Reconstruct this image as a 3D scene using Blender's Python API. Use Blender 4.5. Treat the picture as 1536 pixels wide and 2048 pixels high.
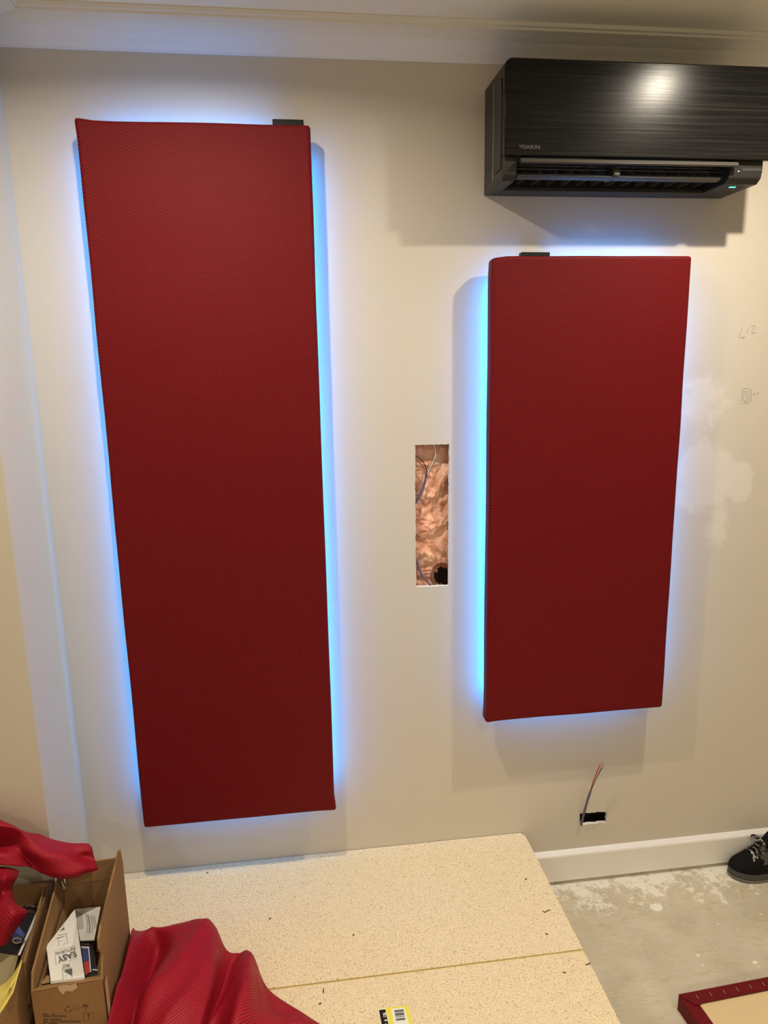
import bpy, bmesh, math, random
from mathutils import Vector, Matrix, noise
random.seed(7)
S = bpy.context.scene
for o in list(bpy.data.objects): bpy.data.objects.remove(o, do_unlink=True)
C = S.collection

# ------------------------------------------------------------------ camera
F = 1419.8
CAM = Vector((0.0, -2.1098, 1.8087))
PITCH, YAW, ROLL = -0.2034, -0.1279, 0.0184
R3 = (Matrix.Rotation(YAW, 3, 'Z') @ Matrix.Rotation(PITCH, 3, 'X') @ Matrix.Rotation(ROLL, 3, 'Y'))
cd = bpy.data.cameras.new('camera'); cam = bpy.data.objects.new('camera', cd); C.objects.link(cam)
cd.sensor_fit = 'VERTICAL'; cd.sensor_height = 36.0; cd.sensor_width = 27.0; cd.lens = 36.0 * F / 2048
cd.clip_start = 0.02
right, fwd, up = R3.col[0], R3.col[1], R3.col[2]
M4 = Matrix((( right.x, up.x, -fwd.x, CAM.x), (right.y, up.y, -fwd.y, CAM.y), (right.z, up.z, -fwd.z, CAM.z), (0, 0, 0, 1)))
cam.matrix_world = M4
S.camera = cam

# ------------------------------------------------------------------ world, exposure, lights
w = bpy.data.worlds.new('world'); S.world = w; w.use_nodes = True
w.node_tree.nodes['Background'].inputs[0].default_value = (0.03, 0.03, 0.032, 1)
S.view_settings.view_transform = 'Standard'; S.view_settings.look = 'None'
S.view_settings.gamma = 1.0; S.view_settings.use_curve_mapping = False
S.view_settings.exposure = 0.0
LIGHT_COL = (1.0, 0.885, 0.71)
CEIL = 2.69
DOWNLIGHTS = [(-0.24, -0.76, 18.0, 'downlight in front of the tall red panel'), (1.22, -0.68, 18.0, 'downlight in front of the short red panel'),
              (0.72, -2.5, 15.0, 'downlight above the viewer'), (-1.2, -4.1, 25.0, 'fill downlight added out of view at the left rear of the room'), (1.6, -4.1, 25.0, 'fill downlight added out of view at the right rear of the room')]  # rear pair is added, unseen fill that lifts the ambient light
LED_STRENGTH = 78.0

# ------------------------------------------------------------------ pixel helpers
def ray(u, v): return R3 @ Vector(((u - 768) / F, 1, -(v - 1024) / F))
def onY(u, v, y): d = ray(u, v); return CAM + d * ((y - CAM.y) / d.y)
def onZ(u, v, z): d = ray(u, v); return CAM + d * ((z - CAM.z) / d.z)
def onX(u, v, x): d = ray(u, v); return CAM + d * ((x - CAM.x) / d.x)

# ------------------------------------------------------------------ materials
def mat(name, col=(.5,.5,.5), rough=.6, metal=0.0, emit=None, estr=0, spec=.5):
    m = bpy.data.materials.new(name); m.use_nodes = True
    b = m.node_tree.nodes['Principled BSDF']
    b.inputs['Base Color'].default_value = (*col, 1); b.inputs['Roughness'].default_value = rough
    b.inputs['Metallic'].default_value = metal; b.inputs['Specular IOR Level'].default_value = spec
    if emit:
        b.inputs['Emission Color'].default_value = (*emit, 1); b.inputs['Emission Strength'].default_value = estr
    return m
class NT:
    def __init__(s, m): s.m = m; s.t = m.node_tree; s.b = s.t.nodes['Principled BSDF']
    def n(s, typ, **kw):
        nd = s.t.nodes.new(typ)
        for k, v in kw.items():
            if k.startswith('i_'):
                key = k[2:]; key = int(key) if key.isdigit() else key.replace('_', ' ')
                if hasattr(v, 'is_linked') or isinstance(v, bpy.types.NodeSocket): s.t.links.new(v, nd.inputs[key])
                else: nd.inputs[key].default_value = v
            else: setattr(nd, k, v)
        return nd
    def link(s, a, b): s.t.links.new(a, b)
    def coord(s, kind='Object', scale=(1,1,1), loc=(0,0,0)):
        tc = s.n('ShaderNodeTexCoord'); mp = s.n('ShaderNodeMapping')
        mp.inputs['Scale'].default_value = scale; mp.inputs['Location'].default_value = loc
        s.link(tc.outputs[kind], mp.inputs['Vector']); return mp.outputs['Vector']
    def noise(s, vec, scale, detail=4, rough=.55):
        nd = s.n('ShaderNodeTexNoise'); nd.inputs['Scale'].default_value = scale; nd.inputs['Detail'].default_value = detail
        nd.inputs['Roughness'].default_value = rough; s.link(vec, nd.inputs['Vector']); return nd.outputs['Fac']
    def ramp(s, fac, stops):
        r = s.n('ShaderNodeValToRGB'); e = r.color_ramp.elements
        while len(e) < len(stops): e.new(.5)
        for q, (p, c) in zip(e, stops): q.position = p; q.color = (*c, 1) if len(c) == 3 else c
        s.link(fac, r.inputs['Fac']); return r.outputs['Color']
    def math(s, op, a, b=None, clamp=False):
        nd = s.n('ShaderNodeMath'); nd.operation = op; nd.use_clamp = clamp
        for i, v in enumerate((a, b)):
            if v is None: continue
            if isinstance(v, (int, float)): nd.inputs[i].default_value = v
            else: s.link(v, nd.inputs[i])
        return nd.outputs[0]
    def mix(s, fac, a, b):
        nd = s.n('ShaderNodeMix'); nd.data_type = 'RGBA'
        for i, v in ((0, fac), (6, a), (7, b)):
            if isinstance(v, (int, float)): nd.inputs[i].default_value = v
            elif isinstance(v, tuple): nd.inputs[i].default_value = (*v, 1)
            else: s.link(v, nd.inputs[i])
        return nd.outputs[2]
    def bump(s, h, strength=.3, dist=.002):
        nd = s.n('ShaderNodeBump'); nd.inputs['Strength'].default_value = strength; nd.inputs['Distance'].default_value = dist
        s.link(h, nd.inputs['Height']); s.link(nd.outputs['Normal'], s.b.inputs['Normal'])
    def col(s, c): s.link(c, s.b.inputs['Base Color'])

WALLC = (.60, .545, .47)
M = {}
def m_wall():
    m = mat('painted_plaster', WALLC, .42, spec=.4); t = NT(m); v = t.coord()
    n1 = t.noise(v, 2.2, 3)
    base = t.mix(n1, (.585, .54, .455), (.615, .57, .485))
    # dried filler patch sanded onto the wall to the right of the short panel
    sx = t.n('ShaderNodeSeparateXYZ'); t.link(v, sx.inputs[0])
    def ell(cx, cz, rx, rz):
        a = t.math('POWER', t.math('DIVIDE', t.math('SUBTRACT', sx.outputs[0], cx), rx), 2)
        b = t.math('POWER', t.math('DIVIDE', t.math('SUBTRACT', sx.outputs[2], cz), rz), 2)
        return t.math('SUBTRACT', 1.0, t.math('ADD', a, b))
    p1 = onY(1408, 950, 0); p2 = onY(1478, 965, 0); p3 = onY(1405, 800, 0); p4 = onY(1432, 1050, 0)
    e = t.math('MAXIMUM', t.math('MAXIMUM', ell(p1.x, p1.z, .115, .13), ell(p2.x, p2.z, .055, .07)), t.math('MAXIMUM', t.math('MULTIPLY', ell(p3.x, p3.z, .10, .10), .45), t.math('MULTIPLY', ell(p4.x, p4.z, .05, .09), .5)))
    nz = t.noise(v, 16, 6, .7)
    e = t.math('ADD', e, t.math('MULTIPLY', t.math('SUBTRACT', nz, .5), 2.2))
    e = t.math('MULTIPLY', e, 2.5, True)
    c = t.mix(t.math('MULTIPLY', e, .55), base, (.74, .70, .64))
    t.col(c)
    t.bump(t.noise(v, 380, 2), .06, .001)
    return m
M['wall'] = m_wall()
M['ceiling'] = mat('ceiling_paint', (.88, .865, .83), .6)
M['trim'] = mat('trim_paint', (.80, .775, .73), .35)
M['plaster_core'] = mat('raw_gypsum', (.82, .78, .72), .9)
def m_concrete():
    m = mat('concrete', rough=.8); t = NT(m); v = t.coord()
    a = t.noise(v, 5, 8, .65); b = t.noise(v, 40, 6, .7)
    c = t.ramp(a, [(.3, (.44, .385, .275)), (.5, (.56, .50, .375)), (.7, (.65, .59, .46))])
    c = t.mix(t.math('MULTIPLY', b, .35), c, (.36, .32, .24))
    st = t.noise(t.coord('Object', (2.2, 9, 1)), 6, 6, .7); c = t.mix(t.math('MULTIPLY', t.math('SUBTRACT', st, .52), 4.0, True), c, (.42, .33, .20))
    fl = t.noise(t.coord('Object', (30, 90, 1)), 1.5, 6, .8); c = t.mix(t.math('MULTIPLY', t.math('SUBTRACT', fl, .5), 2.2, True), c, (.70, .64, .50))
    sx = t.n('ShaderNodeSeparateXYZ'); t.link(v, sx.inputs[0])
    # overspray and filler dust trodden in along the wall
    g = t.math('ADD', t.math('MULTIPLY', sx.outputs[1], 5.5), .62)
    s = t.math('ADD', g, t.math('MULTIPLY', t.math('SUBTRACT', t.math('ADD', t.math('MULTIPLY', t.noise(v, 9, 4, .6), .45), t.math('MULTIPLY', t.noise(v, 42, 8, .75), .55)), .5), 7.0))
    s = t.math('MULTIPLY', s, 2.0, True)
    s2 = t.math('MULTIPLY', t.math('SUBTRACT', t.noise(v, 30, 5, .7), .66), 14.0, True)
    msk = t.math('MAXIMUM', t.math('MULTIPLY', s, .75), t.math('MULTIPLY', s2, .25))
    t.col(t.mix(msk, c, (.86, .82, .72)))
    t.bump(b, .25, .003); return m
M['concrete'] = m_concrete()
def m_board():
    m = mat('particleboard', rough=.75); t = NT(m); v = t.coord()
    a = t.noise(v, 400, 3, .65); vo = t.n('ShaderNodeTexVoronoi'); vo.inputs['Scale'].default_value = 330; t.link(v, vo.inputs['Vector'])
    sp = t.n('ShaderNodeSeparateColor'); t.link(vo.outputs['Color'], sp.inputs[0])
    c = t.ramp(a, [(.33, (.42, .30, .15)), (.46, (.72, .58, .36)), (.58, (.88, .75, .52))])
    dk = t.math('MULTIPLY', t.math('GREATER_THAN', sp.outputs[0], .965), .55)
    lt = t.math('MULTIPLY', t.math('GREATER_THAN', sp.outputs[1], .86), .5)
    c = t.mix(lt, c, (.90, .79, .58)); c = t.mix(dk, c, (.17, .10, .04))
    big = t.noise(v, 4, 3); c = t.mix(t.math('MULTIPLY', big, .25), c, (.70, .57, .36))
    t.col(c); t.bump(a, .15, .001); return m
M['board'] = m_board()
M['board_edge'] = mat('board_edge', (.50, .34, .12), .8)
M['tongue'] = mat('yellow_plastic', (.62, .45, .03), .45)
M['timber'] = mat('pine_batten', (.52, .36, .19), .7)
def weave(m, vec_sock, t, px, pz, dark, light, axes=(0, 2)):
    sx = t.n('ShaderNodeSeparateXYZ'); t.link(vec_sock, sx.inputs[0])
    cu, cv = sx.outputs[axes[0]], sx.outputs[axes[1]]
    if axes == (0, 2):            # follow the faces whichever way they turn
        cu = t.math('ADD', cu, sx.outputs[1]); cv = t.math('ADD', cv, t.math('MULTIPLY', sx.outputs[1], .8))
    a = t.math('COSINE', t.math('MULTIPLY', cu, 2 * math.pi / px))
    b = t.math('COSINE', t.math('MULTIPLY', cv, 2 * math.pi / pz))
    h = t.math('ADD', t.math('MULTIPLY', t.math('MULTIPLY', a, b), .5), .5)
    t.col(t.ramp(h, [(.08, dark), (.55, light)]))
    t.bump(h, .5, .0015)
def m_panel():
    m = mat('red_mesh_fabric', rough=.55, spec=.35); t = NT(m)
    weave(m, t.coord(), t, .0064, .0093, (.016, .0002, .0008), (.175, .0042, .0075))
    t.b.inputs['Specular IOR Level'].default_value = .16; return m
M['panel'] = m_panel()
def m_cloth():
    m = mat('loose_red_mesh_fabric', rough=.5, spec=.4); t = NT(m)
    weave(m, t.coord('UV'), t, .0064, .0093, (.07, .0010, .004), (.40, .010, .026), (0, 1))
    t.b.inputs['Specular IOR Level'].default_value = .22; return m
M['cloth'] = m_cloth()
M['black'] = mat('black_plastic', (.006, .006, .0065), .5, spec=.25)
M['ac_body'] = mat('charcoal_plastic', (.022, .021, .021), .42, spec=.4)
M['ac_in'] = mat('vent_interior', (.006, .006, .006), .6)
M['ac_flap'] = mat('flap_plastic', (.05, .045, .038), .4)
M['chrome'] = mat('chrome_strip', (.75, .75, .75), .18, 1)
def m_acp():
    m = mat('brushed_black_panel', (.02, .019, .018), .3); t = NT(m); v = t.coord('Object', (3, 3, 260))
    a = t.noise(v, 1.0, 6, .7); t.col(t.ramp(a, [(.3, (.003, .003, .003)), (.55, (.010, .0095, .009)), (.75, (.026, .024, .021))]))
    r = t.n('ShaderNodeMapRange'); t.link(a, r.inputs[0]); r.inputs[3].default_value = .17; r.inputs[4].default_value = .30; t.b.inputs['Specular IOR Level'].default_value = .16
    t.link(r.outputs[0], t.b.inputs['Roughness']); t.bump(a, .13, .0008); return m
M['ac_panel'] = m_acp()
M['logo'] = mat('grey_print', (.085, .085, .082), .4)
M['led_green'] = mat('green_indicator', (.05, .6, .3), .4, emit=(.05, .9, .45), estr=4)
M['white_dot'] = mat('white_indicator', (.8, .8, .8), .3)
M['led'] = mat('blue_led_strip', (.1, .3, .8), .5, emit=(.002, .285, 1.0), estr=LED_STRENGTH)
def m_ins():
    m = mat('pink_fibre', rough=.95, spec=.1); t = NT(m); v = t.coord('Object', (1, 1, .8))
    a = t.noise(v, 22, 8, .6); b = t.noise(v, 9, 3)
    c = t.ramp(a, [(.3, (.52, .23, .155)), (.5, (.82, .47, .33)), (.68, (.95, .70, .53))])
    t.col(t.mix(t.math('MULTIPLY', b, .4), c, (.80, .38, .32))); t.bump(t.noise(v, 70, 6, .7), .6, .006); return m
M['insulation'] = m_ins()
M['dark_void'] = mat('cavity_sheet', (.03, .022, .018), .9)
M['purple'] = mat('purple_sheath', (.13, .095, .14), .45)
M['wire_red'] = mat('wire_red', (.45, .06, .06), .45); M['wire_white'] = mat('wire_white', (.72, .68, .62), .45)
M['wire_green'] = mat('wire_green', (.16, .33, .2), .45); M['wire_black'] = mat('wire_black', (.015, .015, .018), .45)
M['copper'] = mat('copper', (.72, .36, .18), .35, 1)
M['pencil'] = mat('pencil_graphite', (.27, .235, .20), .7)
def m_card():
    m = mat('cardboard', rough=.8, spec=.2); t = NT(m); v = t.coord('Object', (1, 1, 1))
    a = t.noise(v, 9, 5); b = t.noise(t.coord('Object', (6, 6, 120)), 1.5, 3)
    c = t.mix(a, (.255, .140, .058), (.33, .190, .085)); t.col(t.mix(t.math('MULTIPLY', b, .25), c, (.21, .113, .047))); return m
M['card'] = m_card()
M['card_edge'] = mat('corrugated_edge', (.38, .24, .12), .9)
M['ink'] = mat('dark_ink', (.09, .05, .025), .8)
M['paper'] = mat('white_paper', (.78, .77, .72), .6)
M['ink_grey'] = mat('grey_ink', (.10, .115, .11), .7)
M['tape'] = mat('clear_tape', (.55, .40, .25), .12)
M['yellow_cloth'] = mat('yellow_fabric', (.75, .62, .14), .8)
M['blue'] = mat('blue_print', (.06, .10, .30), .4); M['red'] = mat('red_print', (.55, .07, .06), .4)
M['dk_box'] = mat('dark_glossy_card', (.02, .022, .03), .3)
M['olive'] = mat('olive_card', (.30, .25, .13), .7)
M['beige_back'] = mat('beige_backing', (.66, .50, .28), .8)
M['steel'] = mat('staple_steel', (.6, .45, .42), .35, .8)
M['shoe'] = mat('black_knit', (.007, .007, .0075), .9, spec=.15); M['sole'] = mat('charcoal_rubber', (.05, .05, .048), .6)
M['outsole'] = mat('grey_rubber', (.13, .12, .10), .5)
def m_lace():
    m = mat('speckled_lace', rough=.7); t = NT(m); v = t.coord(); n = t.noise(v, 130, 2)
    t.col(t.ramp(n, [(.56, (.012, .012, .012)), (.6, (.45, .42, .38))])); return m
M['lace'] = m_lace()
M['yellow'] = mat('yellow_label', (.80, .72, .06), .45)
M['splash'] = mat('white_paint_splash', (.80, .77, .68), .5)
M['lens'] = mat('downlight_lens', (.9, .9, .9), .4, emit=LIGHT_COL, estr=12)
M['chip'] = mat('dark_chip', (.03, .022, .015), .7)

# ------------------------------------------------------------------ builders
def tag(o, label=None, cat=None, group=None, kind=None):
    if label: o['label'] = label
    if cat: o['category'] = cat
    if group: o['group'] = group
    if kind: o['kind'] = kind
    return o
ROOT = {}
def thing(name, label, cat, loc=(0,0,0), group=None):
    o = bpy.data.objects.new(name, None); C.objects.link(o); o.location = loc; o.empty_display_size = .05
    ROOT[o.name] = Vector(loc); return tag(o, label, cat, group)
def off(parent):
    while parent.parent: parent = parent.parent
    return ROOT.get(parent.name, Vector())
def obj(name, bm, m, parent=None, loc=None, smooth=False, bevel=0, seg=3):
    """bm holds world coordinates; the mesh is shifted to its root's origin"""
    me = bpy.data.meshes.new(name)
    o_ = off(parent) if parent else Vector(loc or (0,0,0))
    bmesh.ops.recalc_face_normals(bm, faces=bm.faces[:])
    bmesh.ops.translate(bm, verts=bm.verts[:], vec=-o_)
    bm.to_mesh(me); bm.free()
    for mm in (m if isinstance(m, (list, tuple)) else [m]): me.materials.append(mm)
    if smooth:
        for p in me.polygons: p.use_smooth = True
    o = bpy.data.objects.new(name, me); C.objects.link(o)
    if parent: o.parent = parent
    else: o.location = o_; ROOT[o.name] = o_
    if bevel:
        b = o.modifiers.new('bevel', 'BEVEL'); b.width = bevel; b.segments = seg; b.limit_method = 'ANGLE'; b.angle_limit = math.radians(40)
        for p in me.polygons: p.use_smooth = True
        try: me.set_sharp_from_angle(angle=math.radians(35))
        except Exception: pass
    return o
def box(bm, a, b, mtx=None):
    x0,y0,z0 = a; x1,y1,z1 = b
    vs = [bm.verts.new((mtx @ Vector(p)) if mtx else p) for p in ((x0,y0,z0),(x1,y0,z0),(x1,y1,z0),(x0,y1,z0),(x0,y0,z1),(x1,y0,z1),(x1,y1,z1),(x0,y1,z1))]
    for f in ((0,1,2,3),(4,5,6,7),(0,1,5,4),(1,2,6,5),(2,3,7,6),(3,0,4,7)): bm.faces.new([vs[i] for i in f])
    return bm
def B(a, b, mtx=None): return box(bmesh.new(), a, b, mtx)
def prism(bm, pts, vec):
    """closed polygon pts extruded by vec"""
    vec = Vector(vec); a = [bm.verts.new(p) for p in pts]; b = [bm.verts.new(Vector(p) + vec) for p in pts]
    bm.faces.new(a); bm.faces.new(b[::-1]); n = len(pts)
    for i in range(n): bm.faces.new((a[i], a[(i+1) % n], b[(i+1) % n], b[i]))
    return bm
def catmull(pts, n):
    pts = [Vector(p) for p in pts]; out = []
    P = [2*pts[0]-pts[1]] + pts + [2*pts[-1]-pts[-2]]
    for i in range(1, len(P)-2):
        p0,p1,p2,p3 = P[i-1:i+3]
        for k in range(n):
            t = k/n
            out.append(.5*((2*p1)+(p2-p0)*t+(2*p0-5*p1+4*p2-p3)*t*t+(3*p1-p0-3*p2+p3)*t**3))
    out.append(pts[-1]); return out
def tube(bm, pts, r, n=8, smooth=6):
    pts = catmull(pts, smooth) if smooth > 1 and len(pts) > 2 else [Vector(p) for p in pts]
    rings = []; up_ = Vector((0.13, 0.31, .94)).normalized()
    for i, p in enumerate(pts):
        d = (pts[min(i+1, len(pts)-1)] - pts[max(i-1, 0)]).normalized()
        a = d.cross(up_)
        if a.length < 1e-3: a = d.cross(Vector((1,0,0)))
        a.normalize(); b = d.cross(a)
        rr = r(i/(len(pts)-1)) if callable(r) else r
        rings.append([bm.verts.new(p + (a*math.cos(2*math.pi*k/n) + b*math.sin(2*math.pi*k/n))*rr) for k in range(n)])
    for i in range(len(rings)-1):
        for k in range(n): bm.faces.new((rings[i][k], rings[i][(k+1)%n], rings[i+1][(k+1)%n], rings[i+1][k]))
    bm.faces.new(rings[0]); bm.faces.new(rings[-1][::-1]); return bm
def lettering(text, size, origin, xdir, ydir, lift, m, parent, name='lettering', width=None, bold=0):
    """flat print: built-in font, laid on the surface spanned by xdir, ydir"""
    cu = bpy.data.curves.new(name, 'FONT'); cu.body = text; cu.size = 1; cu.offset = bold; cu.resolution_u = 3
    tmp = bpy.data.objects.new('tmp', cu); C.objects.link(tmp)
    dg = bpy.context.evaluated_depsgraph_get(); me = bpy.data.meshes.new_from_object(tmp.evaluated_get(dg))
    bpy.data.objects.remove(tmp); bpy.data.curves.remove(cu)
    xd = Vector(xdir).normalized(); yd = Vector(ydir); yd = (yd - xd*yd.dot(xd)).normalized(); nn = xd.cross(yd)
    xs = [v.co.x for v in me.vertices]; sx = size
    if width: sx = width/(max(xs)-min(xs))
    o_ = off(parent); org = Vector(origin) + nn*lift - o_
    for v in me.vertices: v.co = org + xd*(v.co.x-min(xs))*sx + yd*v.co.y*size
    me.materials.clear(); me.materials.append(m)
    o = bpy.data.objects.new(name, me); C.objects.link(o); o.parent = parent; return o
def ribbon(bm, pts, wd, nrm):
    nrm = Vector(nrm); pts = [Vector(p) for p in pts]
    L = []
    for i, p in enumerate(pts):
        d = (pts[min(i+1, len(pts)-1)] - pts[max(i-1, 0)]).normalized(); s = d.cross(nrm).normalized()*wd/2
        L.append((bm.verts.new(p+s), bm.verts.new(p-s)))
    for a, b in zip(L, L[1:]): bm.faces.new((a[0], a[1], b[1], b[0]))
    return bm

# ------------------------------------------------------------------ the room
XC, YN = -0.696, -0.298            # alcove corner and the nib's front face
XL, XR, YR = -2.6, 3.3, -5.0
PLAT_H, PLAT_X, JOINT_Y = .2146, .7389, -.5122
obj('floor', B((XL, YR, -.05), (XR, .12, 0)), M['concrete'])['kind'] = 'structure'
obj('ceiling', B((XL, YR, CEIL), (XR, .12, CEIL+.05)), M['ceiling'])['kind'] = 'structure'
def jag(pts, step, amp, ax):
    out = []
    n = len(pts)
    for i in range(n):
        a, b = Vector(pts[i]), Vector(pts[(i+1) % n]); k = max(2, int((b-a).length/step)); d = (b-a).normalized(); s = Vector((-d.z, 0, d.x))
        for j in range(k):
            r = random.uniform(-amp, amp) if j else 0
            out.append(a + (b-a)*j/k + s*r)
    return out
HOLE1 = [onY(830,890,0), onY(899,888,0), onY(897,1171,0), onY(832,1174,0)]
HOLE2 = [onY(1160,1627,0), onY(1214,1623,0), onY(1213,1645,0), onY(1161,1650,0)]
def wall_back():
    bm = bmesh.new()
    loops = [[Vector((XC-.05,0,0)), Vector((XR,0,0)), Vector((XR,0,CEIL)), Vector((XC-.05,0,CEIL))], jag(HOLE1, .008, .0011, 0), jag(HOLE2, .006, .0016, 0)]
    edges = []
    for lp in loops:
        vs = [bm.verts.new(p) for p in lp]
        edges += [bm.edges.new((vs[i], vs[(i+1) % len(vs)])) for i in range(len(vs))]
    bmesh.ops.triangle_fill(bm, edges=edges, use_beauty=True)
    fs = bm.faces[:]
    r = bmesh.ops.extrude_face_region(bm, geom=fs)
    bmesh.ops.translate(bm, verts=[v for v in r['geom'] if isinstance(v, bmesh.types.BMVert)], vec=(0, .012, 0))
    bmesh.ops.recalc_face_normals(bm, faces=bm.faces[:])
    for f in bm.faces:
        if abs(f.normal.y) < .5: f.material_index = 1
    return obj('wall_back', bm, [M['wall'], M['plaster_core']])
WB = tag(wall_back(), kind='structure')
obj('wall_cavity', B((XC-.05, .105, 0), (XR, .12, CEIL)), M['dark_void'])['kind'] = 'structure'
obj('wall_left_return', B((XC-.06, YN, 0), (XC, -.0002, CEIL)), M['wall'])['kind'] = 'structure'
obj('wall_left_front', B((XL, YN, 0), (XC-.0601, YN+.06, CEIL)), M['wall'])['kind'] = 'structure'
obj('wall_left', B((XL-.06, YR, 0), (XL, YN+.06, CEIL)), M['wall'])['kind'] = 'structure'
obj('wall_right', B((XR, YR, 0), (XR+.06, .12, CEIL)), M['wall'])['kind'] = 'structure'
obj('wall_front', B((XL-.06, YR-.06, 0), (XR+.06, YR, CEIL)), M['wall'])['kind'] = 'structure'
# cornice: shallow cove with a small square lip against the ceiling
def cornice_profile():
    return [(0, 2.617), (-.004, 2.617), (-.006, 2.622), (-.022, 2.640), (-.042, 2.657), (-.066, 2.668), (-.080, 2.672), (-.080, 2.678), (-.088, 2.679), (-.088, CEIL-.0005), (0, CEIL-.0005)]
bm = bmesh.new(); prism(bm, [(XC+.0005, y-.0002, z) for y, z in cornice_profile()], (XR-XC-.001, 0, 0))
obj('trim_1', bm, M['trim'])['kind'] = 'structure'
bm = bmesh.new(); prism(bm, [(XC+.0003-y, YN-.09, z) for y, z in cornice_profile()], (0, -YN+.01, 0)); 
obj('trim_2', bm, M['trim'])['kind'] = 'structure'
# skirting board
bm = bmesh.new(); prism(bm, [(PLAT_X+.004, y-.0003, z) for y, z in ((0, .016), (-.016, .016), (-.016, .112), (-.0145, .117), (-.004, .1275), (0, .129))], (XR-PLAT_X-.01, 0, 0))
obj('baseboard_back', bm, M['trim'])['kind'] = 'structure'
# pencil marks on the wall
def pencil(strokes, wd=.0011):
    bm = bmesh.new()
    for s in strokes: ribbon(bm, [onY(u, v, -.0006) for u, v in s], wd, (0, 1, 0))
    return obj('pencil_mark', bm, M['pencil'], WB)
def zz(s): return [(1460 + x*76/865, 640 + y*180/2048) for x, y in s]
pencil([zz([(275,185),(240,260),(212,395),(240,412),(345,375)]), zz([(315,380),(312,450)])])
pencil([zz([(412,185),(385,310)])])
pencil([zz([(480,165),(540,125),(585,155)]), zz([(560,175),(500,250),(500,310),(590,280)])])
pencil([zz([(285,1590),(240,1910),(430,1905),(435,1550),(330,1560),(285,1590)]), zz([(320,1640),(390,1620)]), zz([(320,1640),(318,1700),(290,1740),(290,1790),(320,1850),(395,1890)]), zz([(380,1640),(378,1840),(330,1870)]), zz([(485,1575),(475,1880)])])
pencil([zz([(530,1660),(532,1715)]), zz([(565,1655),(567,1705)]), zz([(600,1660),(645,1655),(650,1690)])], .0009)

# ------------------------------------------------------------------ downlights
for x, y, p, lb in DOWNLIGHTS:
    t = thing('downlight', 'round white recessed ' + lb, 'downlight', (x, y, CEIL), 'ceiling downlights')
    bm = bmesh.new(); N = 28
    prof = [(.046, 0), (.046, -.004), (.040, -.006), (.034, -.003), (.034, 0)]
    rg = [[bm.verts.new((x+r*math.cos(2*math.pi*k/N), y+r*math.sin(2*math.pi*k/N), CEIL+z)) for k in range(N)] for r, z in prof]
    for a, b in zip(rg, rg[1:]):
        for k in range(N): bm.faces.new((a[k], a[(k+1)%N], b[(k+1)%N], b[k]))
    obj('trim_ring', bm, M['trim'], t, smooth=True)
    bm = bmesh.new(); bmesh.ops.create_circle(bm, cap_ends=True, segments=N, radius=.0335, matrix=Matrix.Translation((x, y, CEIL-.001)))
    obj('lens', bm, M['lens'], t)
    L = bpy.data.lights.new('downlight_lamp', 'AREA'); L.shape = 'DISK'; L.size = .045; L.energy = p; L.color = LIGHT_COL; L.spread = math.radians(162)
    lo = bpy.data.objects.new('downlight_lamp', L); C.objects.link(lo); lo.location = (x, y, CEIL-.008)

# ------------------------------------------------------------------ fabric covered wall panels
def wall_panel(x0, x1, z0, z1, label, cuts, horn, ctrl):
    yf, yb = -.09, -.042
    t = thing('acoustic_panel', label, 'wall panel', ((x0+x1)/2, 0, z0), 'red backlit wall panels')
    bm = bmesh.new(); NX, NZ = 14, cuts
    g = {}
    for s, y in ((0, yf), (1, yb)):
        for i in range(NX+1):
            for j in range(NZ+1): g[s,i,j] = bm.verts.new((x0+(x1-x0)*i/NX, y, z0+(z1-z0)*j/NZ))
    for i in range(NX):
        for j in range(NZ):
            for s in (0, 1): bm.faces.new((g[s,i,j], g[s,i+1,j], g[s,i+1,j+1], g[s,i,j+1]))
    for i in range(NX):
        for j in (0, NZ): bm.faces.new((g[0,i,j], g[0,i+1,j], g[1,i+1,j], g[1,i,j]))
    for j in range(NZ):
        for i in (0, NX): bm.faces.new((g[0,i,j], g[0,i,j+1], g[1,i,j+1], g[1,i,j]))
    for v in bm.verts:
        c = v.co.copy(); q = noise.noise(Vector((c.x*5, 3.1, c.z*3.3+x0*7)))
        if min(abs(c.x-x0), abs(c.x-x1)) < 1e-5: v.co.x += .0022*q
        if min(abs(c.z-z0), abs(c.z-z1)) < 1e-5: v.co.z += .0016*q
        if c.y < -.08: v.co.y += .002*noise.noise(Vector((c.x*6, 1, c.z*6)))
        for hx, hz, dx, dz, rad in horn:
            k = math.exp(-((c.x-hx)**2+(c.z-hz)**2)/rad**2); v.co.x += dx*k; v.co.z += dz*k
    o = obj('fabric_cover', bm, M['panel'], t, bevel=.009, seg=4)
    ins = .055; w_ = .02
    # timber standoff frame on the back, one batten a side, LED strip on its outer faces
    for a, b in (((x0+ins, z0+ins), (x0+ins+w_, z1-ins)), ((x1-ins-w_, z0+ins), (x1-ins, z1-ins)), ((x0+ins+w_, z0+ins), (x1-ins-w_, z0+ins+w_)), ((x0+ins+w_, z1-ins-w_), (x1-ins-w_, z1-ins))):
        obj('batten', B((a[0], yb, a[1]), (b[0], -.0006, b[1])), M['timber'], t)
    si = .032; sw = .010          # LED tape stuck to the panel's back, facing the wall
    for a, b in (((x0+si, z0+.06), (x0+si+sw, z1-.06)), ((x1-si-sw, z0+.06), (x1-si, z1-.06)), ((x0+.06, z1-si-sw), (x1-.06, z1-si)), ((x0+.06, z0+si), (x1-.06, z0+si+sw))):
        obj('led_strip', B((a[0], yb-.0002, a[1]), (b[0], yb+.0018, b[1])), M['led'], t)
    obj('led_controller', B((ctrl[0], -.044, z1-.045), (ctrl[1], -.018, z1+ctrl[2])), M['black'], t, bevel=.002, seg=2)
    return t
LX0, LX1, LZ0, LZ1 = -.5013, .0849, .4300, 2.4265
RX0, RX1, RZ0, RZ1 = .5766, 1.1717, .6900, 2.1034
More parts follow.
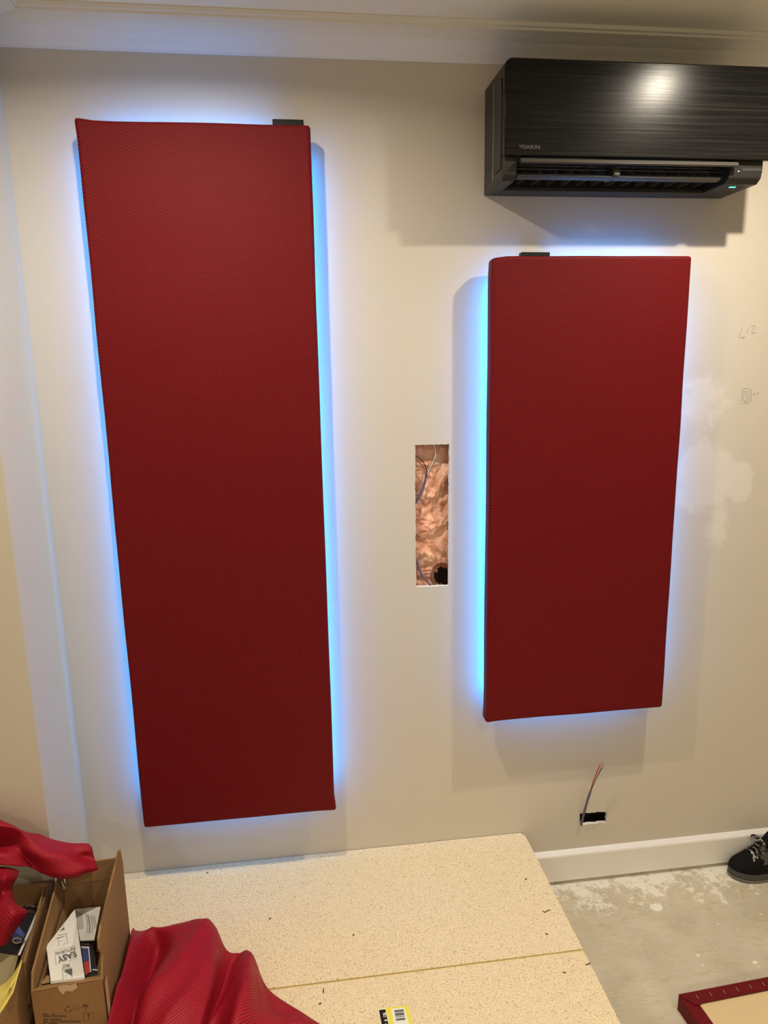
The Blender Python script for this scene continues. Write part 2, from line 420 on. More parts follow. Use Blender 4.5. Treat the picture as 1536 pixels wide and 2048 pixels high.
wall_panel(LX0, LX1, LZ0, LZ1, 'tall red mesh fabric wall panel glowing blue at its edges', 40, [(LX0, LZ1, -.003, .006, .028), (LX1, LZ0, .006, -.003, .03)], (onY(545,245,-.03).x, onY(607,245,-.03).x, .026))
wall_panel(RX0, RX1, RZ0, RZ1, 'shorter red mesh fabric wall panel under the air conditioner', 30, [(RX0, RZ1, .002, -.006, .03), (RX0, RZ0, -.003, -.004, .03)], (onY(1040,506,-.03).x, onY(1097,506,-.03).x, .016))

# ------------------------------------------------------------------ air conditioner
AX0, AX1, AZ0, AZ1, AYF = .575, 1.300, 2.277, 2.553, -.19
PZ0 = 2.334
ac = thing('air_conditioner', 'black split-system air conditioner mounted high on the wall', 'air conditioner', ((AX0+AX1)/2, 0, AZ0))
bm = bmesh.new(); prism(bm, [(AX0, y, z) for y, z in ((-.001, PZ0), (AYF, PZ0), (AYF, AZ1-.012), (AYF+.012, AZ1), (-.001, AZ1))], (AX1-AX0, 0, 0))
VX0, VX1 = .612, 1.205
body = obj('body', bm, M['ac_body'], ac, bevel=.004)
def lower_block(xa, xb):
    b = bmesh.new(); prism(b, [(xa, y, z) for y, z in ((-.001, AZ0), (AYF+.02, AZ0), (AYF+.004, AZ0+.012), (AYF, AZ0+.03), (AYF, PZ0), (-.001, PZ0))], (xb-xa, 0, 0)); return b
obj('end_housing', lower_block(AX0, VX0), M['ac_body'], ac, bevel=.003)
eh = obj('end_housing', lower_block(VX1, AX1), M['ac_body'], ac, bevel=.003)
obj('bottom_tray', B((VX0, -.066, AZ0), (VX1, -.001, AZ0+.012)), M['ac_body'], ac, bevel=.002, seg=2)
obj('vent_cavity', B((VX0, -.06, AZ0+.012), (VX1, -.05, PZ0)), M['ac_in'], ac)
# vertical fins, guard wires, upper and lower flaps
fin_src = None
for i in range(13):
    x = VX0 + .035 + i*(VX1-VX0-.07)/12
    if fin_src is None:
        b = bmesh.new(); prism(b, [(x-.0012, y, z) for y, z in ((-.06, AZ0+.014), (-.135, AZ0+.012), (-.15, AZ0+.03), (-.13, PZ0-.004), (-.06, PZ0-.004))], (.0024, 0, 0))
        fin_src = obj('fin', b, M['ac_flap'], ac); fx = x
    else:
        c_ = fin_src.copy(); C.objects.link(c_); c_.parent = ac; c_.location.x = x-fx
for y, z in ((-.155, AZ0+.022), (-.156, AZ0+.034), (-.15, AZ0+.044)):
    obj('guard_wire', tube(bmesh.new(), [(VX0, y, z), (VX1, y, z)], .0011, 6, 1), M['ac_flap'], ac)
def blade(xa, xb, prof): b = bmesh.new(); prism(b, [(xa, y, z) for y, z in prof], (xb-xa, 0, 0)); return b
obj('upper_flap', blade(VX0+.004, VX1+.012, ((-.188, PZ0-.006), (-.206, PZ0-.010), (-.212, PZ0-.020), (-.206, PZ0-.023), (-.186, PZ0-.012))), M['ac_flap'], ac, bevel=.001, seg=2)
obj('lower_flap', blade(VX0+.004, VX1-.02, ((-.160, AZ0+.006), (-.178, AZ0+.008), (-.184, AZ0+.011), (-.182, AZ0+.013), (-.160, AZ0+.0085))), M['ac_flap'], ac, bevel=.001, seg=2)
hx = onY(1228, 350, -.17).x
hub = obj('flap_hinge', B((hx-.009, -.19, AZ0+.012), (hx+.009, -.12, AZ0+.03)), M['ac_flap'], ac, bevel=.003)
for dx, dz in ((-.004, .034), (.006, .038)):
    b = bmesh.new(); bmesh.ops.create_uvsphere(b, u_segments=10, v_segments=6, radius=.0045, matrix=Matrix.Translation((hx+dx, -.175, AZ0+dz))); obj('pivot_pin', b, M['ac_flap'], hub, smooth=True)
# brushed front panel, wider than the body on the right, rounded at its top left
PX0, PX1, PY = .570, 1.335, -.192
r_ = .022; pts = [(PX0+.003, PY, PZ0-.004)]
for k in range(7): a = math.pi - k*math.pi/12; pts.append((PX0+r_+r_*math.cos(a), PY, AZ1-r_+.004+r_*math.sin(a)))
pts += [(PX1, PY, AZ1+.004), (PX1, PY, PZ0-.004)]
bm = bmesh.new(); prism(bm, pts, (0, -.014, 0))
fp = obj('front_panel', bm, M['ac_panel'], ac, bevel=.003)
lp = onY(1038, 297, -.2063)
lettering('DAIKIN', .0125, lp + Vector((.009, 0, 0)), (1,0,0), (0,0,1), .0004, M['logo'], fp, width=.046, bold=.02)
bm = bmesh.new(); prism(bm, [lp+Vector(p) for p in ((0,0,.009),(.0035,0,0),(.0045,0,.003),(.0085,0,.009),(.006,0,.009),(.003,0,.004),(.002,0,.009))], (0, -.0003, 0)); obj('emblem', bm, M['logo'], fp)
obj('side_trim', B((AX0-.0016, -.098, AZ0+.018), (AX0+.0002, -.094, AZ1-.02)), M['chrome'], ac)
obj('side_cover', B((AX0-.003, -.17, AZ0+.03), (AX0+.0002, -.11, AZ1-.03)), M['ac_body'], ac, bevel=.001, seg=2)
g_ = onZ(1465, 374, AZ0); tr = obj('indicator_recess', B((g_.x-.012, g_.y-.007, AZ0-.0004), (g_.x+.034, g_.y+.007, AZ0+.002)), M['ac_in'], eh)
obj('indicator_lamp', B((g_.x-.009, g_.y-.004, AZ0-.0010), (g_.x+.008, g_.y+.004, AZ0-.0003)), M['led_green'], eh)
d_ = onY(1477, 343, AYF); b = bmesh.new(); bmesh.ops.create_uvsphere(b, u_segments=10, v_segments=6, radius=.0022, matrix=Matrix.Translation(d_)); obj('sensor', b, M['white_dot'], eh, smooth=True)
obj('sensor_plate', B((AX0+.665, AYF-.0008, AZ0+.030), (AX1-.004, AYF+.0002, AZ0+.036)), M['ac_flap'], eh)

# ------------------------------------------------------------------ holes in the plasterboard: insulation and cables
def batt(name, x0, x1, z0, z1, label, ybase, amp, nx, nz, dark=None):
    bm = bmesh.new(); g = []
    for j in range(nz+1):
        row = []
        for i in range(nx+1):
            x = x0+(x1-x0)*i/nx; z = z0+(z1-z0)*j/nz
            q = noise.fractal(Vector((x*16+1.5*noise.noise(Vector((x*9, 8, z*9))), .3, z*13)), 1.1, 2.1, 4) + .35*abs(noise.noise(Vector((x*34, 2, z*30+4*noise.noise(Vector((x*14, 5, z*14)))))))
            y = ybase - amp*q
            if dark:
                k = max(0, 1-math.hypot((x-dark[0])/dark[2], (z-dark[1])/dark[3])); y += .05*min(1, k*2.5)
            row.append(bm.verts.new((x, max(.027, min(.098, y)), z)))
        g.append(row)
    for j in range(nz):
        for i in range(nx):
            p = g[j][i].co
            if dark and math.hypot((p.x-dark[0]-.016)/.032, (p.z-dark[1]+.010)/.030) + .35*noise.noise(p*140) < 1: continue   # void under the torn batt
            bm.faces.new((g[j][i], g[j][i+1], g[j+1][i+1], g[j+1][i]))
    bk = [[bm.verts.new((x, .1045, z)) for x in (x0, x1)] for z in (z0, z1)]
    # close the sides back to the sheet behind
    def strip(vs, a, b):
        for p, q in zip(vs, vs[1:]): bm.faces.new((p, q, a)) if p is not vs[-1] else None
        bm.faces.new((vs[-1], b, a))
    strip(g[0], bk[0][0], bk[0][1]); strip(g[-1], bk[1][0], bk[1][1]); strip([r[0] for r in g], bk[0][0], bk[1][0]); strip([r[-1] for r in g], bk[0][1], bk[1][1])
    o = obj(name, bm, M['insulation'], loc=((x0+x1)/2, .1, z0), smooth=True); return tag(o, label, 'insulation')
dv = onY(882, 1160, .03)
batt('insulation_batt', HOLE1[0].x-.05, HOLE1[1].x+.05, HOLE1[2].z-.03, HOLE1[0].z+.05, 'crumpled pink insulation batt inside the tall cut-out in the wall', .044, .024, 80, 200, (dv.x+.006, dv.z+.002, .036, .05))
wc = thing('speaker_cable', 'purple cable with loose conductors inside the tall wall cut-out', 'cable', onY(835, 1000, .02))
obj('sheath', tube(bmesh.new(), [onY(u, v, .019) for u, v in ((822,1015),(836,998),(846,976),(852,956))], .0042, 8), M['purple'], wc, smooth=True)
obj('sheath', tube(bmesh.new(), [onY(u, v, .019) for u, v in ((832,1118),(840,1142),(852,1160),(866,1176))], .0035, 8), M['purple'], wc, smooth=True)
obj('wire', tube(bmesh.new(), [onY(u, v, .018) for u, v in ((852,958),(853,940),(845,922),(834,913),(820,908))], .0016, 6), M['wire_black'], wc, smooth=True)
obj('wire', tube(bmesh.new(), [onY(u, v, .021) for u, v in ((851,958),(849,940),(840,926),(826,918))], .0014, 6), M['wire_red'], wc, smooth=True)
obj('wire', tube(bmesh.new(), [onY(u, v, .019) for u, v in ((853,950),(862,932),(871,912),(869,893),(866,880))], .0014, 6), M['wire_white'], wc, smooth=True)
obj('wire', tube(bmesh.new(), [onY(u, v, .022) for u, v in ((854,950),(866,930),(876,908),(880,880))], .0014, 6), M['wire_green'], wc, smooth=True)
tc = thing('speaker_cable', 'purple cable with stripped ends poking out of the small wall cut-out', 'cable', onY(1165, 1648, .0))
def cp(u, v, y): return onY(u, v, y)
obj('sheath', tube(bmesh.new(), [cp(1163,1652,.03), cp(1163,1648,-.003), cp(1167,1630,-.022), cp(1174,1604,-.034), cp(1181,1582,-.042)], .0040, 10), M['purple'], tc, smooth=True)
for (pts, mm) in (([(1180,1583,-.042),(1187,1562,-.047),(1195,1543,-.05),(1201,1531,-.052)], 'wire_red'), ([(1181,1583,-.042),(1190,1562,-.050),(1198,1546,-.056),(1205,1534,-.06)], 'wire_black'), ([(1181,1583,-.042),(1189,1564,-.045),(1199,1545,-.048),(1204,1532,-.05)], 'wire_white'), ([(1180,1584,-.042),(1185,1566,-.044),(1192,1548,-.044),(1198,1534,-.045)], 'wire_red')):
    wv = obj('wire', tube(bmesh.new(), [cp(*p) for p in pts], .0014, 6), M[mm], tc, smooth=True)
    u, v, y = pts[-1]; obj('bare_end', tube(bmesh.new(), [cp(u, v, y), cp(u+random.uniform(-1, 3), v-8, y-.002)], .0008, 6, 1), M['copper'], wv)

# ------------------------------------------------------------------ particleboard platform
pf = thing('floor_platform', 'low platform of bare particleboard sheets against the wall', 'platform', (0, -.5, 0))
TH = .019; PL = -1.10
def sheet(poly): b = bmesh.new(); prism(b, [(x, y, PLAT_H-TH) for x, y in poly], (0, 0, TH)); return b
e1 = []
def right_edge(ya, yb, n):
    return [(PLAT_X + .0012*noise.noise(Vector((ya+(yb-ya)*k/n*1.0*40, 0, 0))), ya+(yb-ya)*k/n) for k in range(n+1)]
obj('sheet', sheet([(XC+.002, -.002), (PLAT_X-.03, -.002)] + [(PLAT_X-.012, -.004)] + right_edge(-.022, JOINT_Y+.0028, 40) + [(PL, JOINT_Y+.0028), (PL, YN-.002), (XC+.002, YN-.002)]), M['board'], pf)
obj('sheet', sheet([(PL, JOINT_Y-.0028)] + right_edge(JOINT_Y-.0028, -1.11, 40) + [(PL, -1.11)]), M['board'], pf)
obj('tongue', B((PL, JOINT_Y-.004, PLAT_H-.013), (PLAT_X-.002, JOINT_Y+.004, PLAT_H-.0045)), M['tongue'], pf)
def joist(a, b): return B((a[0], a[1], 0.0), (b[0], b[1], PLAT_H-TH-.0005))
for a, b in (((XC+.003, -.05), (PLAT_X-.02, -.005)), ((PL+.01, -.53), (PLAT_X-.02, -.49)), ((PL+.01, -1.09), (PLAT_X-.02, -1.05)), ((PLAT_X-.066, -.49), (PLAT_X-.021, -.05)), ((PLAT_X-.066, -1.05), (PLAT_X-.021, -.53))):
    obj('joist', joist(a, b), M['timber'], pf)
# debris on the board
for i, (u, v, ln, an, lb) in enumerate(((1093,1823,.022,.2,'black curled offcut near the right edge of the front of the back sheet'), (1176,1929,.016,.15,'short black strip at the platform edge by the joint'), (647,1983,.014,1.5,'short black strip beside the red cloth on the front sheet'), (1129,1946,.009,-.4,'small brown sliver below the joint near the platform edge'), (1094,1869,.006,-.6,'small brown crumb above the joint near the platform edge'), (540,1838,.006,.5,'tiny dark crumb right of the red cloth peak'), (640,2008,.006,.2,'tiny olive crumb near the bottom beside the red cloth'), (1052,1759,.006,.1,'tiny dark crumb near the back right of the platform'), (707,1871,.005,.8,'tiny dark crumb in the middle of the back sheet'), (415,1746,.006,.3,'tiny dark crumb at the wall under the tall panel'))):
    p = onZ(u, v, PLAT_H); d = Vector((math.cos(an), math.sin(an), 0))
    b = bmesh.new(); k = .35 if i == 0 else .06
    tube(b, [p - d*ln/2 + Vector((0, .004*k*4, .0016)), p - d*ln*.3 + Vector((0, -.002*k*3, .0014)), p + Vector((0, 0, .0013)), p + d*ln/2 + Vector((0, .001, .0014))], .0012 if ln > .008 else .0016, 5, 3)
    o = obj('wood_chip', b, M['chip'], loc=p); tag(o, lb, 'debris', 'crumbs on the particleboard')
# paint spots and flakes on the concrete
def blob(u, v, rx, ry, rot):
    p = onZ(u, v, 0); b = bmesh.new(); pts = []
    for k in range(16):
        a = 2*math.pi*k/16; r = 1+.18*noise.noise(Vector((math.cos(a)*1.5+u, math.sin(a)*1.5, v)))
        x, y = rx*r*math.cos(a), ry*r*math.sin(a); pts.append((p.x+x*math.cos(rot)-y*math.sin(rot), p.y+x*math.sin(rot)+y*math.cos(rot), .0002))
    prism(b, pts, (0, 0, .0006)); return b
FL = bpy.data.objects['floor']
for a in ((1313,1815,.021,.017,.1), (1396,1911,.005,.005,0), (1510,1925,.008,.006,.2), (1405,1931,.005,.002,0), (1436,1849,.003,.003,0), (1521,1828,.004,.003,0), (1518,1933,.005,.002,-.4)): obj('paint_splash', blob(*a), M['splash'], FL)

# ------------------------------------------------------------------ upturned fabric panel on the floor, bottom right
c0 = onZ(1357, 1990, .048); ang = math.radians(3.2)
RM = Matrix.Translation((c0.x, c0.y, 0)) @ Matrix.Rotation(ang, 4, 'Z')
up_ = thing('acoustic_panel', 'unfinished red fabric panel lying face down on the concrete', 'wall panel', (c0.x, c0.y, 0))
PW, PD, PH, BW = .60, .90, .048, .040
obj('core', B((.004, -PD+.004, .008), (PW-.004, -.004, PH-.006), RM), M['timber'], up_)
obj('backing_board', B((BW-.004, -PD+BW, PH-.008), (PW-BW, -BW+.004, PH-.003), RM), M['beige_back'], up_)
cov = obj('fabric_cover', B((0, -PD, .004), (.004, 0, PH-.001), RM), M['panel'], up_, bevel=.001, seg=2)
obj('fabric_cover', B((.004, -.004, .004), (PW, 0, PH-.001), RM), M['panel'], up_, bevel=.001, seg=2)
obj('fabric_cover', B((0, -PD, .001), (PW, 0, .004), RM), M['panel'], up_)
obj('fabric_turnover', B((0, -PD, PH-.0025), (BW, -.001, PH), RM), M['cloth_flat'] if 'cloth_flat' in M else M['panel'], up_, bevel=.001, seg=2)
tb = bmesh.new(); prism(tb, [RM @ Vector(p) for p in ((0, .001, PH-.001), (.002, -.006, PH), (.026, -.040, PH+.001), (.034, -.043, PH+.001), (.05, -.038, PH), (PW, -.036, PH), (PW, .001, PH-.001))], (0, 0, .0030))
obj('fabric_turnover', tb, M['panel'], up_, bevel=.001, seg=2)
for i in range(7):
    x = .045 + i*.042
    obj('staple', B((x, -.026, PH+.0028), (x+.0015, -.013, PH+.0040), RM @ Matrix.Rotation(0, 4, 'Z')), M['steel'], up_)

# ------------------------------------------------------------------ trainer beside the skirting board
def shoe():
    toe = Vector((1.480, -.064, 0)); L, a = .285, math.radians(-2)
    t = thing('sneaker', 'black lace-up sneaker standing on the concrete by the skirting board', 'shoe', (toe.x+.14, toe.y, 0))
    def P(s, wv, z): x = s*L; return Vector((toe.x + x*math.cos(a) - wv*math.sin(a), toe.y + x*math.sin(a) + wv*math.cos(a), z))
    def halfw(s): 
        k = min(1, max(0, s)); return .047*math.sqrt(max(0, 1-(1-min(1, k/.30))**2.2))*(1 - .22*math.exp(-((k-.62)/.18)**2))*(1 if k < .85 else math.sqrt(max(.02, 1-((k-.85)/.152)**2)))
    def layer(z0, z1, k0, k1, lift):
        bm = bmesh.new(); n = 36; ss = [.5-.5*math.cos(math.pi*i/n) for i in range(n+1)]
        lo = [[], []]
        for zi, (z, k) in enumerate(((z0, k0), (z1, k1))):
            pts = [P(s*(1)+(0), halfw(s)*k, z + lift*max(0, .25-s)**1.5*6) for s in ss] + [P(s, -halfw(s)*k, z + lift*max(0, .25-s)**1.5*6) for s in ss[::-1][1:-1]]
            lo[zi] = [bm.verts.new(p) for p in pts]
        m_ = len(lo[0])
        bm.faces.new(lo[0]); bm.faces.new(lo[1][::-1])
        for i in range(m_): bm.faces.new((lo[0][i], lo[0][(i+1)%m_], lo[1][(i+1)%m_], lo[1][i]))
        return bm
    obj('outsole', layer(.0008, .010, 1.07, 1.06, .006), M['outsole'], t, bevel=.002, seg=2)
    obj('midsole', layer(.010, .032, 1.05, 1.00, .010), M['sole'], t, bevel=.004)
    # upper: lofted sections
    def topz(s): return .036 + .030*min(1, s/.12)**.6 + .055*max(0, min(1, (s-.12)/.33))**1.1 + .012*max(0, s-.8)*3
    bm = bmesh.new(); rings = []; n = 24
    for i in range(31):
        s = .006 + .985*i/30; hw = halfw(s)*.97; tz = topz(s) if s < .5 else topz(.5)-.012*math.sin(min(1, (s-.5)/.4)*math.pi)+.01*max(0, s-.8)
        ring = []
        for k in range(n+1):
            th = math.pi*k/n; cx = math.cos(th); sz = math.sin(th)
            ring.append(bm.verts.new(P(s, hw*math.copysign(abs(cx)**.75, cx), .030 + .010*6*max(0, .25-s)**1.5 + (tz-.030)*sz**.8)))
        rings.append(ring)
    for r0, r1 in zip(rings, rings[1:]):
        for k in range(n): bm.faces.new((r0[k], r0[k+1], r1[k+1], r1[k]))
    for r0 in (rings[0], rings[-1]): bm.faces.new(r0)
    obj('upper', bm, M['shoe'], t, smooth=True)
    # eyestay tabs and laces
    for sd in (-1, 1):
        bm = bmesh.new(); prism(bm, [P(s, sd*w_, topz(min(s,.5))*zf) for s, w_, zf in ((.31,.030,.80),(.34,.038,.62),(.40,.041,.60),(.44,.037,.76),(.41,.028,.93),(.35,.024,.94))], (0, sd*.003, .003)); obj('eyestay', bm, M['sole'], t)
    for i in range(5):
        s = .26+.05*i; z = topz(s)+.003
        obj('lace', tube(bmesh.new(), [P(s-.01, -.030, z-.016), P(s, -.014, z-.001), P(s+.012, .006, z+.003), P(s+.02, .026, z-.010)], .0034, 8), M['lace'], t, smooth=True)
        obj('lace', tube(bmesh.new(), [P(s-.01, .030, z-.014), P(s, .014, z), P(s+.012, -.006, z+.004), P(s+.02, -.028, z-.010)], .0034, 8), M['lace'], t, smooth=True)
    z = topz(.44)+.008
    obj('lace', tube(bmesh.new(), [P(.42, 0, z), P(.36, .02, z+.012), P(.33, .03, z+.004), P(.38, .012, z+.002), P(.42, 0, z+.002)], .0034, 8), M['lace'], t, smooth=True)
    obj('lace', tube(bmesh.new(), [P(.42, 0, z), P(.38, -.022, z+.012), P(.34, -.034, z-.006), P(.39, -.014, z+.002), P(.42, 0, z+.002)], .0034, 8), M['lace'], t, smooth=True)
    bm = bmesh.new(); prism(bm, [P(.40, -.022, topz(.4)-.002), P(.40, .022, topz(.4)-.002), P(.50, .020, topz(.5)+.030), P(.50, -.020, topz(.5)+.030)], (.006, 0, .004)); obj('tongue', bm, M['shoe'], t, bevel=.003)
shoe()

# ------------------------------------------------------------------ cartons
RIM = .436
FR, FLc, BLc, BRc = Vector((-.485, -.650, 0)), Vector((-.638, -.662, 0)), Vector((-.668, -.318, 0)), Vector((-.512, -.305, 0))
def at(p, z): return Vector((p.x, p.y, z))
def board_poly(pts, thick, m=None):
    n_ = (Vector(pts[1])-Vector(pts[0])).cross(Vector(pts[-1])-Vector(pts[0])).normalized(); b = bmesh.new(); prism(b, pts, n_*thick); return b
CT = .005; z0 = PLAT_H + .001
ca = thing('carton', 'narrow open cardboard carton holding a white returns bag', 'box', (-.575, -.48, z0))
obj('base', board_poly([at(FR, z0), at(FLc, z0), at(BLc, z0), at(BRc, z0)], -CT), M['card'], ca)
fw = obj('front_wall', board_poly([at(FLc, z0), at(FR, z0), at(FR, RIM), at(FLc, RIM)], -CT), M['card'], ca)
rw = obj('side_wall', board_poly([at(FR, z0), at(BRc, z0), at(BRc, RIM), at(FR, RIM)], -CT), M['card'], ca)
lw = obj('side_wall', board_poly([at(BLc, z0), at(FLc, z0), at(FLc, RIM-.002), at(BLc, RIM-.002)], -CT), M['card'], ca)
bw = obj('back_wall', board_poly([at(BRc, z0), at(BLc, z0), at(BLc, RIM), at(BRc, RIM)], -CT), M['card'], ca)
def corrugate(name_parent, a, b, amp=.0022, per=.0075, r=.0011):
    n = int((Vector(b)-Vector(a)).length/per*4); d = (Vector(b)-Vector(a)); s = d.cross(Vector((0,0,1))).normalized(); b_ = bmesh.new()
    pts = [Vector(a)+d*k/n + s*amp*math.sin(k*math.pi/2) for k in range(n+1)]
    ribbon(b_, pts, r*1.6, (0,0,1)); f = b_.faces[:]
    return obj('corrugation', b_, M['ink'], name_parent)
# right flap, upright, with a ragged front end
fb, ff = onX(238, 1694, -.512), onX(191, 1895, -.487)
fl_pts = [at(FR, RIM), at(BRc, RIM), at(BRc+Vector((0,.002,0)), RIM+.04), Vector((-.510, -.318, RIM+.085)), Vector((-.508, -.33, fb.z-.004)), Vector((-.507, -.345, fb.z)), Vector((-.4995, -.45, (fb.z+ff.z)/2+.002)), Vector((-.490, -.60, ff.z+.001)), Vector((-.488, -.632, ff.z-.008)), Vector((-.487, -.638, ff.z-.03)), Vector((-.486, -.625, RIM+.045)), Vector((-.485, -.640, RIM+.02))]
fR = obj('side_flap', board_poly(fl_pts, -CT), M['card'], ca)
corrugate(fR, Vector((-.5097, -.345, fb.z+.0006)), Vector((-.4925, -.60, ff.z+.0022)))
# left flap folded down inside and the short stub of its outer ply
obj('side_flap', board_poly([at(BLc, RIM), at(FLc, RIM), at(FLc+Vector((-.002, .02, 0)), RIM+.035), at(BLc+Vector((-.004, -.01, 0)), RIM+.055)], -CT), M['card'], ca)
il = obj('side_flap', board_poly([at(BLc+Vector((.019, -.06, 0)), RIM-.09), at(FLc+Vector((.010, .008, 0)), RIM-.09), at(FLc+Vector((.008, .007, 0)), RIM-.010), at(BLc+Vector((.016, -.07, 0)), RIM-.014)], -CT), M['card'], ca)
corrugate(il, at(FLc+Vector((.0105, .007, 0)), RIM-.0094), at(BLc+Vector((.0185, -.07, 0)), RIM-.0134))
bf = obj('back_flap', board_poly([at(BRc+Vector((-.006,0,0)), RIM+.003), at(BLc+Vector((.006,0,0)), RIM+.003), at(BLc+Vector((.01, .003, 0)), RIM+.062), at(BRc+Vector((-.012, .003, 0)), RIM+.060)], -CT), M['card'], ca)
# front flap folded over
obj('front_flap', board_poly([at(FLc+Vector((0, -.001, 0)), RIM+.001), at(FR+Vector((-.004, -.001, 0)), RIM+.001), at(FR+Vector((-.008, .018, 0)), RIM-.008), at(FLc+Vector((.012, .020, 0)), RIM-.009)], .004), M['card'], ca, bevel=.0015, seg=2)
bm = bmesh.new(); c1 = FLc.lerp(FR, .52)
prism(bm, [at(c1+Vector((dx, -.0035, 0)), RIM+dz) for dx, dz in ((-.022,.003),(-.010,.006),(.004,.004),(.018,.007),(.020,-.004),(.008,-.012),(-.006,-.009),(-.012,-.018),(-.020,-.007))], (0, -.0012, 0)); obj('tape', bm, M['tape'], fw)
bm = bmesh.new(); ribbon(bm, [FR+Vector((.0035, .01, z)) for z in (.27, .33, .39, .43)] , .022, (1,0,0)); obj('tape', bm, M['tape'], rw)
# printing on the front: handling symbols and lines of small print
fx, fn = (FR-FLc).normalized(), Vector((0, -1, 0)); fn = (fn - fx*fn.dot(fx)).normalized()
def fp_(u, v): 
    d = ray(u, v); p0 = FLc; k = (p0-CAM).dot(fn)/d.dot(fn); return CAM + d*k + fn*.0008
def bars(rects):
    b = bmesh.new()
    for u0, v0, u1, v1 in rects: b.faces.new([b.verts.new(fp_(u, v)) for u, v in ((u0,v0),(u1,v0),(u1,v1),(u0,v1))])
    return b
def q4(x, y): return (60 + x*200/1528, 1780 + y*268/2048)
rows = [(1895, [(200,270),(340,370)]), (1925, [(200,320),(335,440),(455,550)]), (1975, [(200,280),(300,480)]), (2010, [(200,280),(310,420),(440,770)]), (2040, [(200,250),(270,420)])]
rc = []
for y, segs in rows:
    for a, b in segs: (u0, v0), (u1, v1) = q4(a, y-9), q4(b, y+9); rc.append((u0, v0, u1, v1))
obj('small_print', bars(rc), M['ink'], fw)
b = bmesh.new()
for a in range(3):
    an = a*2.094
    pts = [fp_(*q4(582+48*math.cos(an+k*.32), 1822+40*math.sin(an+k*.32))) for k in range(5)]; ribbon(b, pts, .0022, fn)
obj('recycling_symbol', b, M['ink'], fw)
b = bmesh.new(); prism(b, [fp_(*q4(x, y)) for x, y in ((790,1790),(815,1755),(845,1742),(875,1755),(900,1790),(845,1775))], fn*.0002); ribbon(b, [fp_(*q4(*p)) for p in ((848,1770),(855,1835),(840,1840))], .0012, fn); obj('umbrella_symbol', b, M['ink'], fw)
b = bmesh.new()
for x in (660, 715):
    ribbon(b, [fp_(*q4(*p)) for p in ((x,1770),(x+45,1770),(x+45,1800),(x,1805),(x+40,1840),(x,1845))], .0008, fn)
obj('handling_symbol', b, M['ink'], fw)
b = bmesh.new(); ribbon(b, [fp_(*q4(*p)) for p in ((815,1885),(965,1870),(970,1990),(820,2000),(815,1885))], .0010, fn); prism(b, [fp_(*q4(*p)) for p in ((875,1895),(925,1890),(905,1935),(908,1975),(898,1975),(895,1935))], fn*.0002); obj('fragile_symbol', b, M['ink'], fw)

# returns bag and the things beside it in the carton
def quadframe(pxs, zs): return [onZ(u, v, z) for (u, v), z in zip(pxs, zs)]
def slab(pts, thick, bulge=0, n=10):
    """curved-quad slab from 4 corners, puffed in the middle"""
    a, b_, c, d = [Vector(p) for p in pts]; nn = (b_-a).cross(d-a).normalized()
    if nn.z < 0: nn = -nn
    bm = bmesh.new(); G = {}
    for s in (0, 1):
        for i in range(n+1):
            for j in range(n+1):
                u, v = i/n, j/n; p = (a*(1-u)+b_*u)*(1-v) + (d*(1-u)+c*u)*v
                k = 4*u*(1-u)*4*v*(1-v)
                p = p + nn*((bulge*math.sqrt(k) + .0012*noise.noise(p*60)) if s == 0 else -thick)
                G[s,i,j] = bm.verts.new(p)
    for i in range(n):
        for j in range(n):
            for s in (0, 1): bm.faces.new((G[s,i,j], G[s,i+1,j], G[s,i+1,j+1], G[s,i,j+1]))
    for i in range(n):
        for j in (0, n): bm.faces.new((G[0,i,j], G[0,i+1,j], G[1,i+1,j], G[1,i,j])); bm.faces.new((G[0,j,i], G[0,j,i+1], G[1,j,i+1], G[1,j,i]))
    return bm, nn
def q2(x, y): return (x*280/1405, 1640 + y*408/2048)
bagq = [q2(750, 895), q2(850, 1580), q2(510, 1620), q2(465, 1265)]
bagz = [.412, .442, .442, .438]
bp = quadframe(bagq, bagz)
# plane of the bag for the print
bn = (bp[1]-bp[0]).cross(bp[3]-bp[0]).normalized(); bn = bn if bn.z > 0 else -bn
bo = sum(bp, Vector())/4
def onbag(x, y, l=.0030):
    d = ray(*q2(x, y)); k = (bo + bn*l - CAM).dot(bn)/d.dot(bn); return CAM + d*k
bag = thing('returns_bag', 'white paper bag printed EASY RETURNS in the narrow carton', 'bag', bo - bn*.006)
bmm, _ = slab(bp, .006, .0012, 12); obj('paper', bmm, M['paper'], bag, smooth=False)
def bag_text(s, x0, y0, x1, y1, hx, hy, bold=.0):
    o_, e_, h_ = onbag(x0, y0), onbag(x1, y1), onbag(hx, hy)
    yd = h_-o_; xd = (e_-o_); 
    ydp = yd - xd.normalized()*yd.dot(xd.normalized())
    return lettering(s, ydp.length/.70, o_, xd, yd, 0, M['ink_grey'], bag, width=xd.length, bold=bold)
# lettering runs upside down as seen from the camera: first letter at right
bag_text('EASY', 751, 1317, 567, 1375, 757, 1372, .02)
bag_text('RETURNS', 748, 1275, 557, 1327, 753, 1303, .0)
bag_text('MADE', 698, 1445, 635, 1452, 698, 1465, .02)
bag_text('CUSTOM', 713, 1470, 624, 1478, 714, 1488, .0)
b = bmesh.new()
def bagline(pts, wd=.0008): ribbon(b, [onbag(*p) for p in pts], wd, bn)
bagline(((745,1262),(550,1312),(562,1448),(762,1388),(745,1262))); bagline(((628,1508),(720,1490),(726,1580),(636,1600),(628,1508)))
bagline(((582,1180),(668,1160),(680,1240),(592,1262),(582,1180))); bagline(((635,1055),(648,1105),(595,1118)))
bagline(((655,1565),(670,1552),(668,1572),(655,1565))); bagline(((600,1215),(625,1210))); bagline(((640,1240),(660,1236)))
bagline(((580,1160),(675,1140)), .0014); bagline(((560,1188),(640,1172)), .0012)
